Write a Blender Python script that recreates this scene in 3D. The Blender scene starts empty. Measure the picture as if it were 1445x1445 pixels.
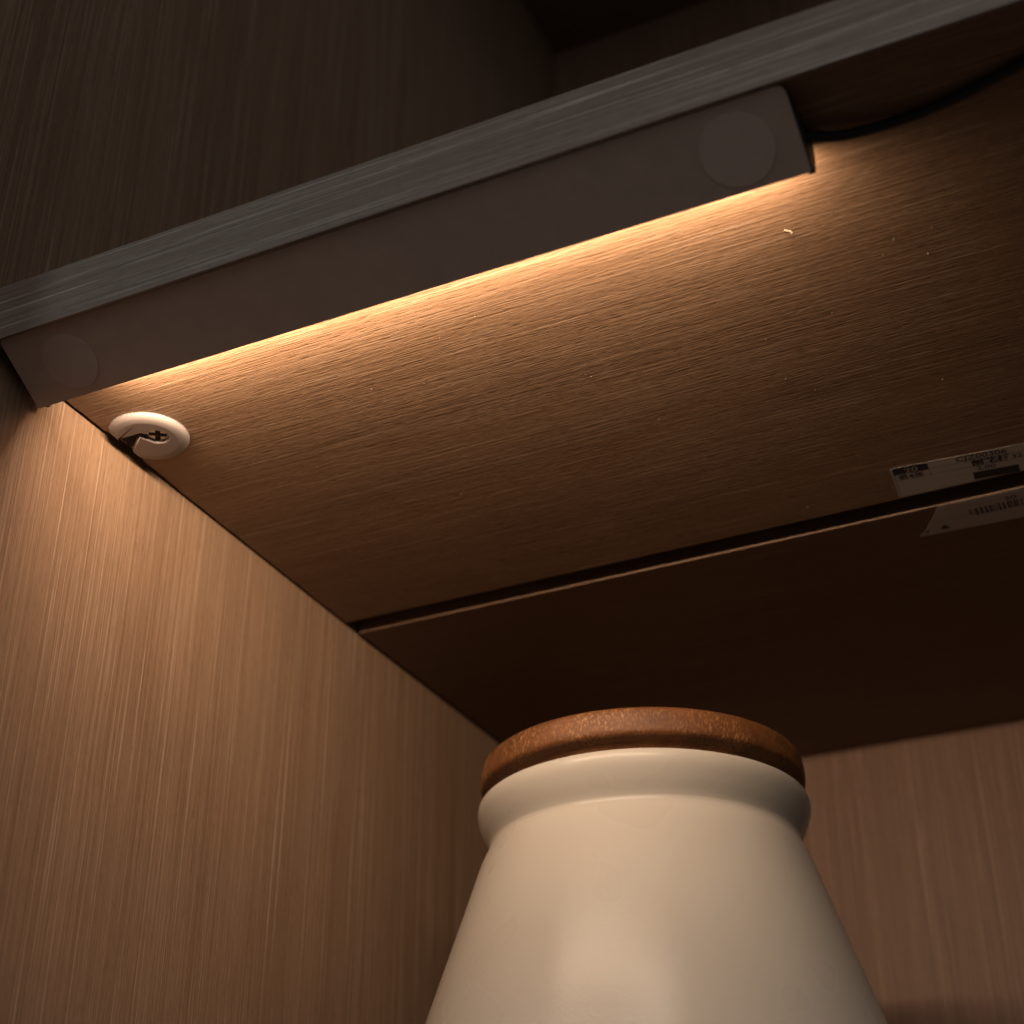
import bpy, bmesh, math, random
from mathutils import Vector, Matrix

sc = bpy.context.scene
col = sc.collection
rnd = random.Random(7)

# ------------------------------------------------------------------ camera
# world: x along the shelf (0 = side panel), y into the cabinet (0 = shelf front), z up (0 = shelf underside)
cam_d = bpy.data.cameras.new('camera')
cam = bpy.data.objects.new('camera', cam_d)
col.objects.link(cam)
cam.location = (0.29372, -0.26860, -0.27532)
cam.rotation_euler = (math.radians(90 + 30.60), 0, math.radians(25.485))
cam_d.sensor_width = 36
cam_d.lens = 2264.65 / 1445 * 36
cam_d.clip_start = 0.01
cam_d.clip_end = 50
cam_d.dof.use_dof = True
cam_d.dof.focus_distance = 0.465
cam_d.dof.aperture_fstop = 12
sc.camera = cam

# ------------------------------------------------------------------ light
w = bpy.data.worlds.new('World')
sc.world = w
w.use_nodes = True
w.node_tree.nodes['Background'].inputs[0].default_value = (0.95, 0.97, 1.0, 1)
w.node_tree.nodes['Background'].inputs[1].default_value = 0.032

ld = bpy.data.lights.new('room_lamp', 'AREA')      # the dim room, from the left in front of the cabinet
ld.shape = 'DISK'; ld.size = 0.35; ld.energy = 1.9; ld.color = (0.80, 0.92, 1.0)
lo = bpy.data.objects.new('room_lamp', ld); col.objects.link(lo)
lo.location = (-0.55, -1.15, 0.42)
lo.rotation_euler = (Vector((0.1, 0.0, 0.02)) - lo.location).to_track_quat('-Z', 'Y').to_euler()

ld2 = bpy.data.lights.new('ceiling_lamp', 'AREA')   # soft light of the room, high in front to the right
ld2.shape = 'DISK'; ld2.size = 1.9; ld2.energy = 11.0; ld2.color = (0.88, 0.94, 1.0)
lo2 = bpy.data.objects.new('ceiling_lamp', ld2); col.objects.link(lo2)
lo2.location = (1.0, -1.7, 0.95)
lo2.rotation_euler = (Vector((0.1, 0.1, 0.2)) - lo2.location).to_track_quat('-Z', 'Y').to_euler()

LED_WATTS = 0.77

sc.view_settings.view_transform = 'Standard'
sc.view_settings.look = 'None'
sc.view_settings.exposure = 0
sc.view_settings.gamma = 1
sc.cycles.use_denoising = True
sc.cycles.max_bounces = 10
sc.cycles.diffuse_bounces = 1
sc.cycles.sample_clamp_indirect = 1.5

# ------------------------------------------------------------------ helpers
def link(name, me, mat=None, parent=None, smooth=False):
    o = bpy.data.objects.new(name, me)
    col.objects.link(o)
    if mat: me.materials.append(mat)
    if parent: o.parent = parent
    if smooth:
        for p in me.polygons: p.use_smooth = True
    return o

def from_bm(name, bm, mat=None, parent=None, smooth=False):
    bmesh.ops.recalc_face_normals(bm, faces=bm.faces)
    me = bpy.data.meshes.new(name); bm.to_mesh(me); bm.free()
    return link(name, me, mat, parent, smooth)

def prism(bm, pts, z0, z1, f=None):
    """extrude polygon pts (2-D) from z0 to z1; f maps (a,b,h) to a point"""
    f = f or (lambda a, b, h: (a, b, h))
    lo_ = [bm.verts.new(f(a, b, z0)) for a, b in pts]
    hi_ = [bm.verts.new(f(a, b, z1)) for a, b in pts]
    n = len(pts)
    fs = [bm.faces.new(lo_), bm.faces.new(hi_)]
    for i in range(n):
        fs.append(bm.faces.new((lo_[i], lo_[(i + 1) % n], hi_[(i + 1) % n], hi_[i])))
    return lo_, hi_, fs

def box(bm, a, b):
    prism(bm, [(a[0], a[1]), (b[0], a[1]), (b[0], b[1]), (a[0], b[1])], a[2], b[2])

def bevel_all(bm, off, seg=2, ang=30):
    es = [e for e in bm.edges if len(e.link_faces) == 2 and e.calc_face_angle(0) > math.radians(ang)]
    bmesh.ops.bevel(bm, geom=es, offset=off, segments=seg, profile=0.6, affect='EDGES', clamp_overlap=True)

def empty(name, loc, label, cat, group=None):
    o = bpy.data.objects.new(name, None); col.objects.link(o)
    o.location = loc; o.empty_display_size = 0.02
    o['label'] = label; o['category'] = cat
    if group: o['group'] = group
    return o

def keep(o, parent):
    """parent without moving (mesh was made in world coordinates)"""
    o.parent = parent
    o.location = -Vector(parent.location)
    return o

# ------------------------------------------------------------------ materials
class NT:
    def __init__(s, name):
        s.m = bpy.data.materials.new(name); s.m.use_nodes = True
        s.t = s.m.node_tree; s.n = s.t.nodes; s.b = s.n['Principled BSDF']
    def new(s, k, **kw):
        nd = s.n.new(k)
        for a, v in kw.items(): setattr(nd, a, v)
        return nd
    def l(s, a, b): s.t.links.new(a, b)
    def val(s, sock, v): sock.default_value = v
    def math(s, op, a, b=None, c=None):
        nd = s.new('ShaderNodeMath', operation=op)
        for i, v in enumerate((a, b, c)):
            if v is None: continue
            if isinstance(v, (int, float)): nd.inputs[i].default_value = v
            else: s.l(v, nd.inputs[i])
        return nd.outputs[0]
    def mix(s, f, a, b, mode='MIX'):
        nd = s.new('ShaderNodeMix', data_type='RGBA', blend_type=mode)
        for sock, v in ((nd.inputs[0], f), (nd.inputs[6], a), (nd.inputs[7], b)):
            if isinstance(v, (int, float)): sock.default_value = v
            elif isinstance(v, tuple): sock.default_value = (*v, 1)
            else: s.l(v, sock)
        return nd.outputs[2]
    def noise(s, vec, scale=(1, 1, 1), sc_=1.0, detail=2, rough=0.5, off=(0, 0, 0)):
        mp = s.new('ShaderNodeMapping'); mp.inputs['Scale'].default_value = scale; mp.inputs['Location'].default_value = off
        s.l(vec, mp.inputs[0])
        nz = s.new('ShaderNodeTexNoise'); nz.inputs['Scale'].default_value = sc_
        nz.inputs['Detail'].default_value = detail; nz.inputs['Roughness'].default_value = rough
        s.l(mp.outputs[0], nz.inputs[0])
        return nz.outputs[0]
    def ramp(s, f, lo, hi):
        nd = s.new('ShaderNodeMapRange'); nd.inputs[1].default_value = lo; nd.inputs[2].default_value = hi
        s.l(f, nd.inputs[0]); return nd.outputs[0]
    def bump(s, h, strength, dist, normal=None):
        nd = s.new('ShaderNodeBump'); nd.inputs['Strength'].default_value = strength
        nd.inputs['Distance'].default_value = dist
        s.l(h, nd.inputs['Height'])
        if normal: s.l(normal, nd.inputs['Normal'])
        return nd.outputs[0]

def laminate(name, axis, dark, light, pale, bump=1.0, seed=0.0, rough=0.5, contrast=1.0, run=1.0, tick=1.0, dens=1.0):
    """straight-grained wood laminate; axis = grain direction"""
    m = NT(name)
    co = m.new('ShaderNodeTexCoord').outputs['Object']
    # slight waviness so the lines are not ruler straight
    def S(across, along):
        return tuple(along if k == axis else across for k in range(3))
    wob = m.noise(co, S(14, 9), 1, 2, 0.5, (seed, 3, 1))
    wv = m.new('ShaderNodeVectorMath', operation='SCALE'); 
    cmb = m.new('ShaderNodeCombineXYZ')
    d = m.math('MULTIPLY', m.math('SUBTRACT', wob, 0.5), 0.0012)
    for k in range(3):
        if k != axis: m.l(d, cmb.inputs[k])
    add = m.new('ShaderNodeVectorMath', operation='ADD'); m.l(co, add.inputs[0]); m.l(cmb.outputs[0], add.inputs[1])
    v = add.outputs[0]
    fine = m.noise(v, S(2000 * dens, 26 * run), 1, 2, 0.6, (seed, 0, 0))
    mid = m.noise(v, S(850 * dens, 9 * run), 1, 3, 0.65, (0, seed, 0))
    broad = m.noise(v, S(60, 1.6), 1, 3, 0.55, (0, 0, seed))
    pore = m.noise(v, S(2300, 190), 1, 1, 0.5, (2, seed, 5))
    streak = m.noise(v, S(1250 * dens, 22 * run), 1, 2, 0.55, (7, 1, seed))
    mott = m.noise(co, S(300, 160), 1, 3, 0.6, (1, seed, 2))
    f = m.math('ADD', m.math('MULTIPLY', m.ramp(fine, 0.3, 0.7), 0.40), m.math('MULTIPLY', m.ramp(mid, 0.3, 0.7), 0.35))
    f = m.math('ADD', f, m.math('MULTIPLY', m.ramp(broad, 0.3, 0.7), 0.20))
    f = m.math('ADD', m.math('MULTIPLY', m.math('SUBTRACT', f, 0.5), contrast), 0.5)
    c = m.mix(f, dark, light)
    c = m.mix(m.math('MULTIPLY', m.ramp(streak, 0.56, 0.74), 0.7 * contrast), c, pale)
    dk = tuple(x * 0.62 for x in dark)
    c = m.mix(m.math('MULTIPLY', m.ramp(pore, 0.58, 0.72), 0.45 * contrast * tick), c, dk)
    c = m.mix(m.math('MULTIPLY', m.ramp(mott, 0.35, 0.75), 0.12), c, dk)
    m.l(c, m.b.inputs['Base Color'])
    h = m.math('ADD', m.math('MULTIPLY', fine, 0.55), m.math('MULTIPLY', mid, 0.6))
    h = m.math('SUBTRACT', h, m.math('MULTIPLY', m.ramp(pore, 0.5, 0.75), 0.35 * tick))
    h = m.math('ADD', h, m.math('MULTIPLY', mott, 0.25))
    m.l(m.bump(h, bump, 0.00035), m.b.inputs['Normal'])
    r = m.math('ADD', rough - 0.06, m.math('MULTIPLY', fine, 0.14))
    m.l(r, m.b.inputs['Roughness'])
    m.b.inputs['Specular IOR Level'].default_value = 0.35
    return m.m

W_D, W_L, W_P = (0.18, 0.1022, 0.05832), (0.288, 0.1786, 0.1094), (0.3816, 0.2664, 0.1836)
mat_side = laminate('side_laminate', 2, W_D, W_L, W_P, 0.55, 1.3, 0.5, 1.6, 0.4, 0.5, 1.2)
mat_shelf = laminate('shelf_laminate', 0, (0.148, 0.0785, 0.0405), (0.243, 0.141, 0.078), (0.315, 0.200, 0.124), 0.55, 4.1, 0.5, 1.4)
mat_edge = laminate('edge_band_laminate', 0, (0.142, 0.090, 0.059), (0.242, 0.172, 0.126), (0.37, 0.295, 0.235), 0.6, 8.7, 0.42, 1.7, 0.6, 0.6, 1.15)
mat_back = laminate('back_laminate', 2, (0.135, 0.066, 0.0375), (0.225, 0.121, 0.072), (0.30, 0.18, 0.119), 0.35, 11.9, 0.55, 1.8, 0.35, 0.4, 1.25)
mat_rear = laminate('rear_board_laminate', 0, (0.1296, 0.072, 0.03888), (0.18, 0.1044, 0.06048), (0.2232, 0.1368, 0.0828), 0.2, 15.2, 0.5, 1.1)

def plain(name, colr, rough, metal=0.0, spec=0.5, nscale=900, bump=0.0, var=0.06, dist=0.0001):
    m = NT(name)
    co = m.new('ShaderNodeTexCoord').outputs['Object']
    n1 = m.noise(co, (1, 1, 1), nscale, 4, 0.6)
    n2 = m.noise(co, (1, 1, 1), nscale * 0.06, 3, 0.6)
    f = m.math('ADD', m.math('MULTIPLY', n1, 0.5), m.math('MULTIPLY', n2, 0.5))
    c = m.mix(m.ramp(f, 0.3, 0.7), tuple(x * (1 - var) for x in colr), tuple(min(1, x * (1 + var)) for x in colr))
    m.l(c, m.b.inputs['Base Color'])
    m.l(m.math('ADD', rough - 0.04, m.math('MULTIPLY', n2, 0.08)), m.b.inputs['Roughness'])
    m.b.inputs['Metallic'].default_value = metal
    m.b.inputs['Specular IOR Level'].default_value = spec
    if bump: m.l(m.bump(n1, bump, dist), m.b.inputs['Normal'])
    return m.m

mat_bar = plain('anodised_aluminium', (0.57, 0.42, 0.33), 0.5, 0.3, 0.5, 2600, 0.08, 0.10)
mat_bar_end = plain('bar_end_shaded_plastic', (0.05, 0.045, 0.043), 0.5, 0, 0.4, 2000, 0.05)  # near-black stands in for the shade the caps sit in
mat_magnet = plain('magnet_cover', (0.625, 0.455, 0.362), 0.58, 0.15, 0.5, 2600, 0.1, 0.06)
mat_cable = plain('black_cable', (0.012, 0.011, 0.011), 0.45, 0, 0.4, 1200, 0.05)
mat_plastic = plain('white_plastic', (0.235, 0.19, 0.168), 0.45, 0, 0.3, 1600, 0.12, 0.05)
mat_steel = plain('zinc_screw', (0.55, 0.53, 0.48), 0.35, 0.9, 0.5, 1500, 0.15, 0.15)
mat_hole = plain('recess_shade', (0.012, 0.010, 0.009), 0.8, 0, 0.2)  # near-black stands in for shade inside the slot and screw head
mat_raw = plain('raw_chipboard', (0.10, 0.06, 0.035), 0.9, 0, 0.2, 700, 0.5, 0.4)
mat_groove = plain('groove_shade', (0.02, 0.014, 0.010), 0.85, 0, 0.15)  # near-black stands in for the groove's shade
mat_ink = plain('black_ink', (0.022, 0.020, 0.022), 0.55, 0, 0.3)
mat_paper = plain('label_paper', (0.46, 0.41, 0.355), 0.5, 0, 0.4, 1500, 0.05, 0.04)
mat_flake = plain('pale_flake', (0.22, 0.17, 0.115), 0.7, 0, 0.3)

# diffuser: the lamp's own light
m = NT('led_diffuser')
m.b.inputs['Base Color'].default_value = (0.8, 0.78, 0.72, 1)
m.b.inputs['Emission Color'].default_value = (1.0, 0.76, 0.53, 1)
m.b.inputs['Emission Strength'].default_value = 6.0
mat_led = m.m

# glazed ceramic
m = NT('cream_glaze')
co = m.new('ShaderNodeTexCoord').outputs['Object']
n1 = m.noise(co, (1, 1, 1), 24, 2, 0.5); n2 = m.noise(co, (1, 1, 1), 900, 3, 0.6); n3 = m.noise(co, (1, 1, 0.6), 9, 2, 0.5)
c = m.mix(n1, (0.408, 0.350, 0.286), (0.452, 0.394, 0.327))
m.l(c, m.b.inputs['Base Color'])
m.l(m.math('ADD', 0.24, m.math('MULTIPLY', n1, 0.08)), m.b.inputs['Roughness'])
m.b.inputs['Specular IOR Level'].default_value = 0.19
hb = m.math('ADD', m.math('MULTIPLY', n2, 0.22), m.math('MULTIPLY', n1, 0.1))
m.l(m.bump(hb, 0.25, 0.0006), m.b.inputs['Normal'])
mat_glaze = m.m

# turned wood lid
m = NT('lid_wood')
co = m.new('ShaderNodeTexCoord').outputs['Object']
g = m.noise(co, (90, 900, 900), 1, 3, 0.6); g2 = m.noise(co, (18, 120, 160), 1, 3, 0.6)
sp = m.noise(co, (1500, 1500, 620), 1, 3, 0.65); sp2 = m.noise(co, (60, 60, 60), 1, 2, 0.5)
c = m.mix(m.ramp(g2, 0.3, 0.7), (0.070, 0.022, 0.005), (0.140, 0.049, 0.012))
c = m.mix(m.math('MULTIPLY', m.ramp(g, 0.5, 0.75), 0.5), c, (0.055, 0.020, 0.007))
c = m.mix(m.math('MULTIPLY', m.math('MULTIPLY', m.ramp(sp, 0.50, 0.66), m.ramp(sp2, 0.30, 0.60)), 0.8), c, (0.33, 0.155, 0.052))
m.l(c, m.b.inputs['Base Color'])
m.l(m.bump(m.math('ADD', sp, m.math('MULTIPLY', g, 0.6)), 0.5, 0.0005), m.b.inputs['Normal'])
m.b.inputs['Roughness'].default_value = 0.55
m.b.inputs['Specular IOR Level'].default_value = 0.3
mat_lid = m.m

# ------------------------------------------------------------------ cabinet
T = 0.018
YG0, YG1, YB = 0.1993, 0.2088, 0.414
XR = 0.62
ZLOW = -0.36
cab = empty('wooden_cabinet', (0, 0, ZLOW), 'open wood-grain laminate cabinet whose shelf carries the light bar', 'cabinet')

def panel(name, a, b, mat, bev=0.0006):
    bm = bmesh.new(); box(bm, a, b); bevel_all(bm, bev, 2)
    o = from_bm(name, bm, mat); keep(o, cab); return o

side = panel('side_panel', (-0.0195, -0.040, ZLOW - 0.02), (-0.0008, 0.436, 0.545), mat_side)
back = panel('back_panel', (-0.0008, YB, ZLOW - 0.02), (XR, YB + 0.012, 0.545), mat_back, 0.0003)
upper = panel('upper_shelf', (-0.0008, 0.0, 0.507), (XR, YB, 0.525), mat_shelf)
lower = panel('lower_shelf', (-0.0008, 0.0, ZLOW - 0.018), (XR, YB, ZLOW), mat_shelf)

# front shelf board: its sawn end against the side panel is uneven, with a chip beside the fastener
def left_edge(y):
    e = 0.0005 + 0.00010 * math.sin(y * 310) + 0.00008 * math.sin(y * 911 + 1)
    chip = math.exp(-((y - 0.0625) / 0.0085) ** 4)
    return e + 0.0016 * chip + 0.0004 * math.exp(-((y - 0.078) / 0.006) ** 2)
bm = bmesh.new()
pts = [(left_edge(0.0008 + k * (YG0 - 0.0008) / 120), 0.0008 + k * (YG0 - 0.0008) / 120) for k in range(121)]
pts = pts + [(XR, YG0), (XR, 0.0008)]
prism(bm, pts, 0.0, T)
shelf = from_bm('shelf_board', bm, mat_shelf); keep(shelf, cab)
# edge band on the front of the shelf, its left end a little short and lifted
bm = bmesh.new(); box(bm, (0.0006, -0.0003, 0.0), (XR, 0.0008, T - 0.0001))
for v in bm.verts:
    if v.co.z < 0.001: v.co.z = -0.0015 + 0.0013 * min(1.0, v.co.x / XR)
bevel_all(bm, 0.0003, 2)
band = from_bm('edge_band', bm, mat_edge); band.parent = shelf

# rear board: a separate board behind the groove, set 0.9 mm lower at the front and tilted away from the bar's light to look darker
bm = bmesh.new()
a = [(0.0007, YG1), (XR, YG1), (XR, YB - 0.0005), (0.0007, YB - 0.0005)]
z0 = lambda y: -0.0003 + (y - YG1) / (YB - YG1) * 0.0035
lo_ = [bm.verts.new((x, y, z0(y))) for x, y in a]; hi_ = [bm.verts.new((x, y, z0(y) + 0.0165)) for x, y in a]
bm.faces.new(lo_); bm.faces.new(hi_)
for i in range(4): bm.faces.new((lo_[i], lo_[(i + 1) % 4], hi_[(i + 1) % 4], hi_[i]))
bevel_all(bm, 0.0003, 2)
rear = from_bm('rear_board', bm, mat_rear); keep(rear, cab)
bm = bmesh.new(); box(bm, (0.0007, YG0, 0.010), (XR, YG1, 0.0155))  # added filler closing the groove, coloured for the shade inside it
groove = from_bm('groove_filler', bm, mat_groove); keep(groove, cab)

# ------------------------------------------------------------------ light bar
BX0, BX1 = 0.0035, 0.2345
P0 = Vector((0, 0.0012, -0.0011)); P1 = Vector((0, 0.0207, -0.0122))
bar = empty('led_light_bar', (BX0, 0.002, 0.0), 'slim grey aluminium bar light glowing warm under the shelf', 'light')
# housing: slanted front plate with rounded corners (in the plate's own plane)
ax = (P1 - P0).normalized(); Lf = (P1 - P0).length
nrm = Vector((0, ax.z, -ax.y)).normalized()      # out of the plate, towards the room
def plate_pt(x, s, h): 
    p = P0 + ax * s + nrm * h
    return (x, p.y, p.z)
def rounded(x0, x1, y0, y1, rads, seg=6):
    out = []
    cs = [(x0, y0, 180, rads[0]), (x1, y0, 270, rads[1]), (x1, y1, 0, rads[2]), (x0, y1, 90, rads[3])]
    for cx, cy, a0, r in cs:
        ox = cx + (r if cx == x0 else -r); oy = cy + (r if cy == y0 else -r)
        for k in range(seg + 1):
            t = math.radians(a0 + 90 * k / seg)
            out.append((ox + r * math.cos(t), oy + r * math.sin(t)))
    return out
bm = bmesh.new()
prism(bm, rounded(BX0, BX1, 0, Lf, (0.0012, 0.0022, 0.0007, 0.0010)), -0.0014, 0.0, plate_pt)
bevel_all(bm, 0.0003, 2, 40)
plate = from_bm('housing', bm, mat_bar, smooth=False); keep(plate, bar)
# body behind the plate: flat against the shelf, open to the back for the diffuser
bm = bmesh.new()
prism(bm, [(0.0040, -0.0001), (0.0062, -0.0012), (0.0174, -0.0078), (0.0186, -0.0074), (0.0190, -0.0010), (0.0206, -0.0007), (0.0206, -0.0001)], BX0 + 0.0012, BX1 - 0.0012, lambda a, b, h: (h, a, b))
body = from_bm('mounting_channel', bm, mat_bar); keep(body, bar)
# two end caps
for x0, x1 in ((BX0 + 0.0002, BX0 + 0.0012), (BX1 - 0.0012, BX1 + 0.0004)):
    bm = bmesh.new()
    prism(bm, [(0.0040, -0.0002), (0.0062, -0.0016), (0.0203, -0.0106), (0.0240, -0.0098), (0.0252, -0.0050), (0.0248, -0.0002)], x0, x1, lambda a, b, h: (h, a, b))
    bevel_all(bm, 0.0002, 2)
    cap = from_bm('end_cap', bm, mat_bar_end); keep(cap, bar)
# diffuser on the back of the bar
bm = bmesh.new()
dome = [(0.0200 + 0.0031 * math.cos(math.radians(t)), -0.0049 + 0.0040 * math.sin(math.radians(t))) for t in range(-90, 91, 15)]
prism(bm, [(0.0188, -0.0076)] + dome + [(0.0192, -0.0009)], 0.0, 1.0,
      lambda a, b, h: (BX0 + 0.0200 + h * (BX1 - BX0 - 0.0260), a, b))
dif = from_bm('diffuser', bm, mat_led); keep(dif, bar)
# the light that leaves the rounded diffuser: its upper and its lower flank
for dy, dz, tilt_, wid, share in ((0.0238, -0.0019, 42, 0.0028, 0.52), (0.0238, -0.0047, -24, 0.0036, 0.48)):
    al = bpy.data.lights.new('led_strip', 'AREA'); al.shape = 'RECTANGLE'
    al.size = BX1 - BX0 - 0.0260; al.size_y = wid; al.energy = LED_WATTS * share; al.color = (1.0, 0.76, 0.55)
    ao = bpy.data.objects.new('led_strip', al); col.objects.link(ao)
    ao.location = Vector((BX0 + 0.0200 + al.size / 2, dy, dz)) - Vector(bar.location); ao.parent = bar
    ao.rotation_euler = (math.radians(90 + tilt_), 0, 0)
# round magnet covers on the plate
for cx, s, r in ((0.0215, 0.0118, 0.0085), (0.2195, 0.0118, 0.0092)):
    bm = bmesh.new()
    ring = [(cx + r * math.cos(2 * math.pi * k / 48), s + r * math.sin(2 * math.pi * k / 48)) for k in range(48)]
    prism(bm, ring, -0.0002, 0.00012, plate_pt)
    mg = from_bm('round_magnet', bm, mat_magnet); keep(mg, bar)
# power cable out of the right end
def tube(name, pts, r, mat, res=10):
    cu = bpy.data.curves.new(name, 'CURVE'); cu.dimensions = '3D'
    sp_ = cu.splines.new('NURBS'); sp_.points.add(len(pts) - 1)
    for p, q in zip(sp_.points, pts): p.co = (*q, 1)
    sp_.use_endpoint_u = True; sp_.order_u = 4; cu.bevel_depth = r; cu.bevel_resolution = 4; cu.resolution_u = res
    tmp = bpy.data.objects.new(name, cu); col.objects.link(tmp)
    dg = bpy.context.evaluated_depsgraph_get()
    me = bpy.data.meshes.new_from_object(tmp.evaluated_get(dg))
    bpy.data.objects.remove(tmp); me.materials.clear()
    return link(name, me, mat, None, True)
cb = tube('power_cable', [(0.2325, 0.0165, -0.0028), (0.238, 0.0205, -0.0030), (0.244, 0.0228, -0.0026), (0.256, 0.0240, -0.0018),
                          (0.270, 0.0230, -0.0016), (0.290, 0.0165, -0.0016), (0.33, 0.006, -0.0016), (0.42, 0.010, -0.0016), (0.60, 0.02, -0.0016)], 0.00135, mat_cable)
keep(cb, bar)

# ------------------------------------------------------------------ plastic shelf fastener
fx, fy, fr = 0.0117, 0.0602, 0.0126
fas = empty('shelf_fastener', (fx, fy, 0.0), 'white plastic round fastener with a slot and cross-head screw in the corner', 'fastener')
nx, ny, nr = 0.0153, 0.0600, 0.0034     # screw hole
def disc_outline(rad, inset):
    k = inset * 0.35
    pts = []
    xw = max(0.0030 + inset * 0.3, fx - rad * 0.93)
    a0 = math.acos((xw - fx) / rad)
    n = 44
    for i in range(n + 1):
        t = a0 - 2 * a0 * i / n        # outer arc, clipped by the side panel
        pts.append((fx + rad * math.cos(t), fy + rad * math.sin(t)))
    pts += [(xw, 0.0561 - k), (0.0121, 0.0562 - k)]
    for i in range(21):                # round the screw hole
        t = math.radians(-128 + 298 * i / 20)
        pts.append((nx + (nr + k) * math.cos(t), ny + (nr + k) * math.sin(t)))
    pts += [(0.0102, 0.0577 + k), (xw + 0.0004, 0.0630 + k)]
    return pts
bm = bmesh.new()
layers = [(fr, 0.0, 0.0), (fr, 0.0, -0.0007), (fr - 0.0004, 0.0002, -0.0014), (fr - 0.0016, 0.0005, -0.0019), (fr - 0.0034, 0.0011, -0.0021)]
rings = [[bm.verts.new((x, y, z)) for x, y in disc_outline(r_, i_)] for r_, i_, z in layers]
n = len(rings[0])
for A, B in zip(rings, rings[1:]):
    for i in range(n): bm.faces.new((A[i], A[(i + 1) % n], B[(i + 1) % n], B[i]))
bm.faces.new(rings[0]); f = bm.faces.new(rings[-1])
bmesh.ops.triangulate(bm, faces=[f_ for f_ in bm.faces if len(f_.verts) > 4])
fb = from_bm('cover', bm, mat_plastic); keep(fb, fas)
for p in fb.data.polygons: p.use_smooth = len(p.vertices) == 4
# screw in the end of the slot
bm = bmesh.new()
bmesh.ops.create_cone(bm, cap_ends=True, segments=28, radius1=0.0034, radius2=0.0032, depth=0.0010, matrix=Matrix.Translation((nx, ny, -0.0006)))
bevel_all(bm, 0.0003, 2, 50)
scr = from_bm('screw', bm, mat_steel); keep(scr, fas)
bm = bmesh.new()
a_, b_ = 0.0029, 0.00085
cr = [(-b_, -a_), (b_, -a_), (b_, -b_), (a_, -b_), (a_, b_), (b_, b_), (b_, a_), (-b_, a_), (-b_, b_), (-a_, b_), (-a_, -b_), (-b_, -b_)]
ca, sa = math.cos(0.61), math.sin(0.61)
prism(bm, [(nx + x * ca - y * sa, ny + x * sa + y * ca) for x, y in cr], -0.00116, -0.0009)
sl = from_bm('cross_shade', bm, mat_hole); sl.parent = scr  # thin dark cross laid on the head to show the recess's shade
bm = bmesh.new()
prism(bm, [(0.0026, 0.0559), (0.0123, 0.0559), (0.0124, 0.0582), (0.0104, 0.0579), (0.0032, 0.0634), (0.0026, 0.0634)], -0.0003, -0.00005)
hs = from_bm('slot_shade', bm, mat_hole); keep(hs, fas)  # thin dark sheet standing in for the shade of a deep slot

# ------------------------------------------------------------------ labels on the boards
def text_bm(bm, s, x, y, size, fw=1.0, thick=0.0):
    """add lettering to bm in label space (x right, y down-the-page is negative)"""
    cu = bpy.data.curves.new('t', 'FONT'); cu.body = s; cu.size = size; cu.resolution_u = 3; cu.offset = thick
    tmp = bpy.data.objects.new('t', cu); col.objects.link(tmp)
    dg = bpy.context.evaluated_depsgraph_get()
    me = bpy.data.meshes.new_from_object(tmp.evaluated_get(dg))
    me.transform(Matrix.Translation((x, y, 0.00006)) @ Matrix.Diagonal((fw, 1, 1, 1)))
    bm.from_mesh(me)
    bpy.data.objects.remove(tmp); bpy.data.meshes.remove(me); bpy.data.curves.remove(cu)

def quad(bm, x0, y0, x1, y1, z=0.00005):
    vs = [bm.verts.new(p) for p in ((x0, y0, z), (x1, y0, z), (x1, y1, z), (x0, y1, z))]
    bm.faces.new(vs)

def finish_ink(bm, name, parent, mat):
    me = bpy.data.meshes.new(name); bm.to_mesh(me); bm.free()
    return link(name, me, mat, parent)

# front label: frame x right, y "up the page" = towards the room, z down (out of the shelf)
def label_obj(name, origin, ang, outline, label):
    bm = bmesh.new(); prism(bm, outline, 0.0, 0.00004)
    o = from_bm(name, bm, mat_paper)
    o.matrix_world = Matrix.Translation(origin) @ Matrix.Rotation(math.pi, 4, 'X') @ Matrix.Rotation(ang, 4, 'Z')
    o['label'] = label; o['category'] = 'label'; o['group'] = 'printed paper labels on the boards'
    return o
ang1 = -math.radians(4.4)
# local -y is deeper; board ends at world y = YG0
def cut(x): return -((YG0 - 0.0004) - 0.1797 + x * math.sin(ang1)) / math.cos(ang1)
W1 = 0.095
rr = 0.0016
out = [(rr * (1 - math.sin(k * math.pi / 12)), -rr * (1 - math.cos(k * math.pi / 12))) for k in range(6, -1, -1)]
out = [(0.0, cut(0.0))] + [(rr - rr * math.cos(k * math.pi / 12), -rr + rr * math.sin(k * math.pi / 12)) for k in range(7)] + [(W1, 0.0), (W1, cut(W1))]
lab1 = label_obj('paper_label', (0.2150, 0.1794, -0.00002), ang1, out, 'printed paper label with a black numbered corner box, at the groove in the shelf')
ink = bmesh.new()
quad(ink, 0.0007, -0.0006, 0.0118, -0.0046)      # black number box
lw = 0.00016
quad(ink, 0.0006, -0.00045, W1, -0.00045 - lw)
quad(ink, 0.0006, -0.0005, 0.0006 + lw, cut(0.0006) + 0.0002)
quad(ink, 0.0006, -0.0083, 0.0125, -0.0083 - lw)
quad(ink, 0.0118, -0.0046, 0.0118 + lw, -0.0083)
quad(ink, 0.0118, -0.0040, W1, -0.0040 - lw)
quad(ink, 0.0118, -0.0078, W1, -0.0078 - lw)
quad(ink, 0.0125, -0.0118, 0.026, -0.0118 - lw * 0.5)
text_bm(ink, '第4张', 0.0016, -0.0078, 0.0034, 1.0, 0.00006)
text_bm(ink, 'CJZ00306', 0.0205, -0.0034, 0.0039, 1.0, 0.00005)
text_bm(ink, '刨花板', 0.0250, -0.0076, 0.0040, 1.0, 0.00016)
text_bm(ink, '32', 0.0375, -0.0074, 0.0034, 1.0, 0.00005)
text_bm(ink, '2.00', 0.0262, -0.0108, 0.0031, 1.15, 0.00005)
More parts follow.
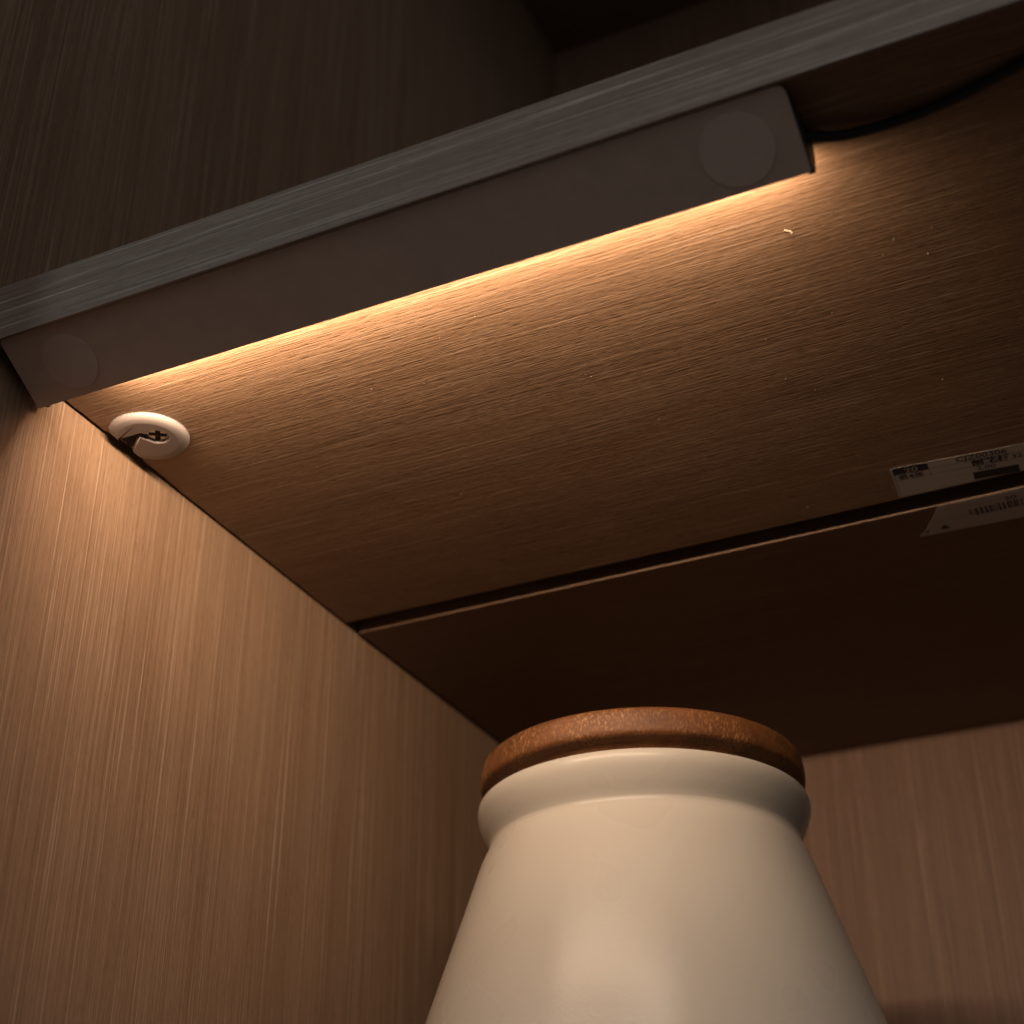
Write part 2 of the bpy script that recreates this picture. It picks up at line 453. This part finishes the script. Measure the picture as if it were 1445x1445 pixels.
quad(ink, 0.0248, -0.0118, 0.0392, -0.0164)
finish_ink(ink, 'print', lab1, mat_ink)
ink = bmesh.new()
text_bm(ink, '20', 0.0042, -0.0041, 0.0040, 1.1, 0.00002)
for v in ink.verts: v.co.z += 0.00003
finish_ink(ink, 'reversed_lettering', lab1, mat_paper)

# rear half of a label on the rear board, its left edge torn on a slant
tilt = math.atan2(0.0035, YB - YG1)
lab2 = None
out = [(0.0, -0.0002), (-0.0016, -0.0040), (-0.0040, -0.0090), (-0.0062, -0.0130), (-0.0068, -0.0146), (-0.0098, -0.0181), (-0.0096, -0.0186), (0.090, -0.0225), (0.090, -0.0002)]
out = out[::-1]
bm = bmesh.new(); prism(bm, out, 0.0, 0.00004)
lab2 = from_bm('paper_label', bm, mat_paper)
lab2.matrix_world = Matrix.Translation((0.2236, YG1 + 0.0003, -0.00033)) @ Matrix.Rotation(math.pi + tilt, 4, 'X')
lab2['label'] = 'torn paper label with barcode and black triangle on the rear board'; lab2['category'] = 'label'
lab2['group'] = 'printed paper labels on the boards'
ink = bmesh.new()
quad(ink, -0.0024, -0.0105, 0.088, -0.0105 - lw)
quad(ink, 0.001, -0.0040, 0.088, -0.0040 - lw * 0.5)
x = 0.0088; k = 0
r2 = random.Random(3)
while x < 0.062:
    w_ = r2.choice((0.00022, 0.00022, 0.00044, 0.00066)); quad(ink, x, -0.0068, x + w_, -0.0117 + (0.0012 if x < 0.0098 else 0)); x += w_ + r2.choice((0.0003, 0.0003, 0.0005, 0.0008))
text_bm(ink, '20', 0.0212, -0.0058, 0.0034, 1.2, 0.00005)
text_bm(ink, '0 4 1 7', 0.0265, -0.0150, 0.0026, 1.2, 0.00004)
vs = [ink.verts.new(p) for p in ((-0.0024, -0.0164, 0.00005), (0.0012, -0.0166, 0.00005), (-0.0006, -0.0134, 0.00005))]
ink.faces.new(vs)
vs = [ink.verts.new(p) for p in ((-0.0076, -0.0168, 0.00005), (-0.0066, -0.0169, 0.00005), (-0.0060, -0.0146, 0.00005), (-0.0066, -0.0150, 0.00005))]
ink.faces.new(vs)
finish_ink(ink, 'print', lab2, mat_ink)

# ------------------------------------------------------------------ storage jar
JX, JY, JZ, JR = 0.1108, 0.2181, -0.0871, 0.0553      # axis and rim
JS = 1.009
jar = empty('storage_jar', (JX, JY, ZLOW), 'cream glazed ceramic jar with a brown wooden lid', 'jar')
jar.scale = (JS, JS, JS)
def lathe(name, prof, mat, parent, seg=128, wob=0.0):
    bm = bmesh.new(); rings = []
    for r_, z in prof:
        if r_ < 1e-6: rings.append([bm.verts.new((0, 0, z))]); continue
        rings.append([bm.verts.new((r_ * (1 + wob * math.sin(2 * a + z * 30)) * math.cos(a), r_ * (1 + wob * math.sin(2 * a + z * 30)) * math.sin(a), z)) for a in (2 * math.pi * k / seg for k in range(seg))])
    for A, B in zip(rings, rings[1:]):
        for i in range(seg):
            j = (i + 1) % seg
            if len(A) == 1: bm.faces.new((A[0], B[i], B[j]))
            elif len(B) == 1: bm.faces.new((A[i], A[j], B[0]))
            else: bm.faces.new((A[i], A[j], B[j], B[i]))
    o = from_bm(name, bm, mat, parent, True); return o
def smooth_prof(pts, n=8):
    """Catmull-Rom through the profile points"""
    P = [pts[0]] + pts + [pts[-1]]; out = []
    for i in range(1, len(P) - 2):
        p0, p1, p2, p3 = P[i - 1], P[i], P[i + 1], P[i + 2]
        for k in range(n):
            t = k / n
            out.append(tuple(0.5 * (2 * p1[d] + (p2[d] - p0[d]) * t + (2 * p0[d] - 5 * p1[d] + 4 * p2[d] - p3[d]) * t * t + (3 * p1[d] - p0[d] - 3 * p2[d] + p3[d]) * t ** 3) for d in (0, 1)))
    return out + [pts[-1]]
H = (JZ - ZLOW) / JS       # rim height above the jar's foot
outer = smooth_prof([(JR - 0.0050, H + 0.0018), (JR - 0.0026, H + 0.0018), (JR - 0.0008, H + 0.0010), (JR - 0.0001, H - 0.0006), (JR - 0.0003, H - 0.0035), (JR - 0.0017, H - 0.0075),
                     (JR - 0.0036, H - 0.0115), (JR - 0.0040, H - 0.0132), (JR - 0.0034, H - 0.0152), (JR - 0.0010, H - 0.0205), (JR + 0.0045, H - 0.0370), (JR + 0.0112, H - 0.0570),
                     (JR + 0.0187, H - 0.080), (JR + 0.0258, H - 0.105), (JR + 0.029, H - 0.14), (JR + 0.0295, H - 0.18), (JR + 0.024, H - 0.225), (JR + 0.014, 0.006), (JR + 0.008, 0.0)], 6)
outer = outer + [(0.0, 0.0)]
inner = [(0.0, 0.008), (JR + 0.004, 0.008), (JR + 0.020, H - 0.2), (JR + 0.018, H - 0.10), (JR - 0.008, H - 0.013), (JR - 0.0050, H + 0.0018)]
bodyj = lathe('body', outer[::-1][0:0] + inner + outer[1:], mat_glaze, jar)
LZ = H + 0.0018
lid = lathe('lid', [(0.0, LZ + 0.0003), (JR - 0.0068, LZ + 0.0003)] + smooth_prof([(JR - 0.0062, LZ + 0.0007), (JR - 0.0050, LZ + 0.0022), (JR - 0.0030, LZ + 0.0034), (JR - 0.0016, LZ + 0.0043), (JR - 0.0009, LZ + 0.0056), (JR - 0.0009, LZ + 0.0085), (JR - 0.0013, LZ + 0.0118), (JR - 0.0020, LZ + 0.0132), (JR - 0.0038, LZ + 0.0141), (JR - 0.0070, LZ + 0.0144)], 6) + [(0.0, LZ + 0.0148)], mat_lid, jar, 160)
# the lid's plug goes down into the neck so that it rests on the rim
bm = bmesh.new()
bmesh.ops.create_cone(bm, cap_ends=True, segments=64, radius1=JR - 0.0085, radius2=JR - 0.0085, depth=0.010, matrix=Matrix.Translation((0, 0, LZ - 0.004)))
plug = from_bm('plug', bm, mat_lid, lid, True)

# ------------------------------------------------------------------ specks on the shelf
def flake(pts, r, label):
    o = tube('wood_flake', pts, r, mat_flake, 6)
    o['label'] = label; o['category'] = 'flake'; o['group'] = 'loose flakes on the shelf'
    return o
flake([(0.2192, 0.0520, -0.0003), (0.2203, 0.0524, -0.0004), (0.2212, 0.0530, -0.0008), (0.2210, 0.0537, -0.0006), (0.2205, 0.0537, -0.0003)], 0.00018, 'curled pale flake stuck under the shelf near the cable end of the bar')
flake([(0.2440, 0.0674, -0.0002), (0.2442, 0.0679, -0.0004), (0.2441, 0.0683, -0.0002)], 0.00017, 'tiny straight pale flake stuck under the shelf beyond the cable end of the bar')
bm = bmesh.new()
for k in range(70):
    x, y = rnd.uniform(0.01, 0.34), rnd.uniform(0.03, 0.195)
    if 0.2 < x and y > 0.175: continue
    s = rnd.uniform(0.00006, 0.00016)
    bmesh.ops.create_icosphere(bm, subdivisions=1, radius=s, matrix=Matrix.Translation((x, y, -s * 0.6)))
du = from_bm('dust_specks', bm, mat_flake)
du['kind'] = 'stuff'; du['label'] = 'pale dust specks scattered under the shelf'; du['category'] = 'dust'
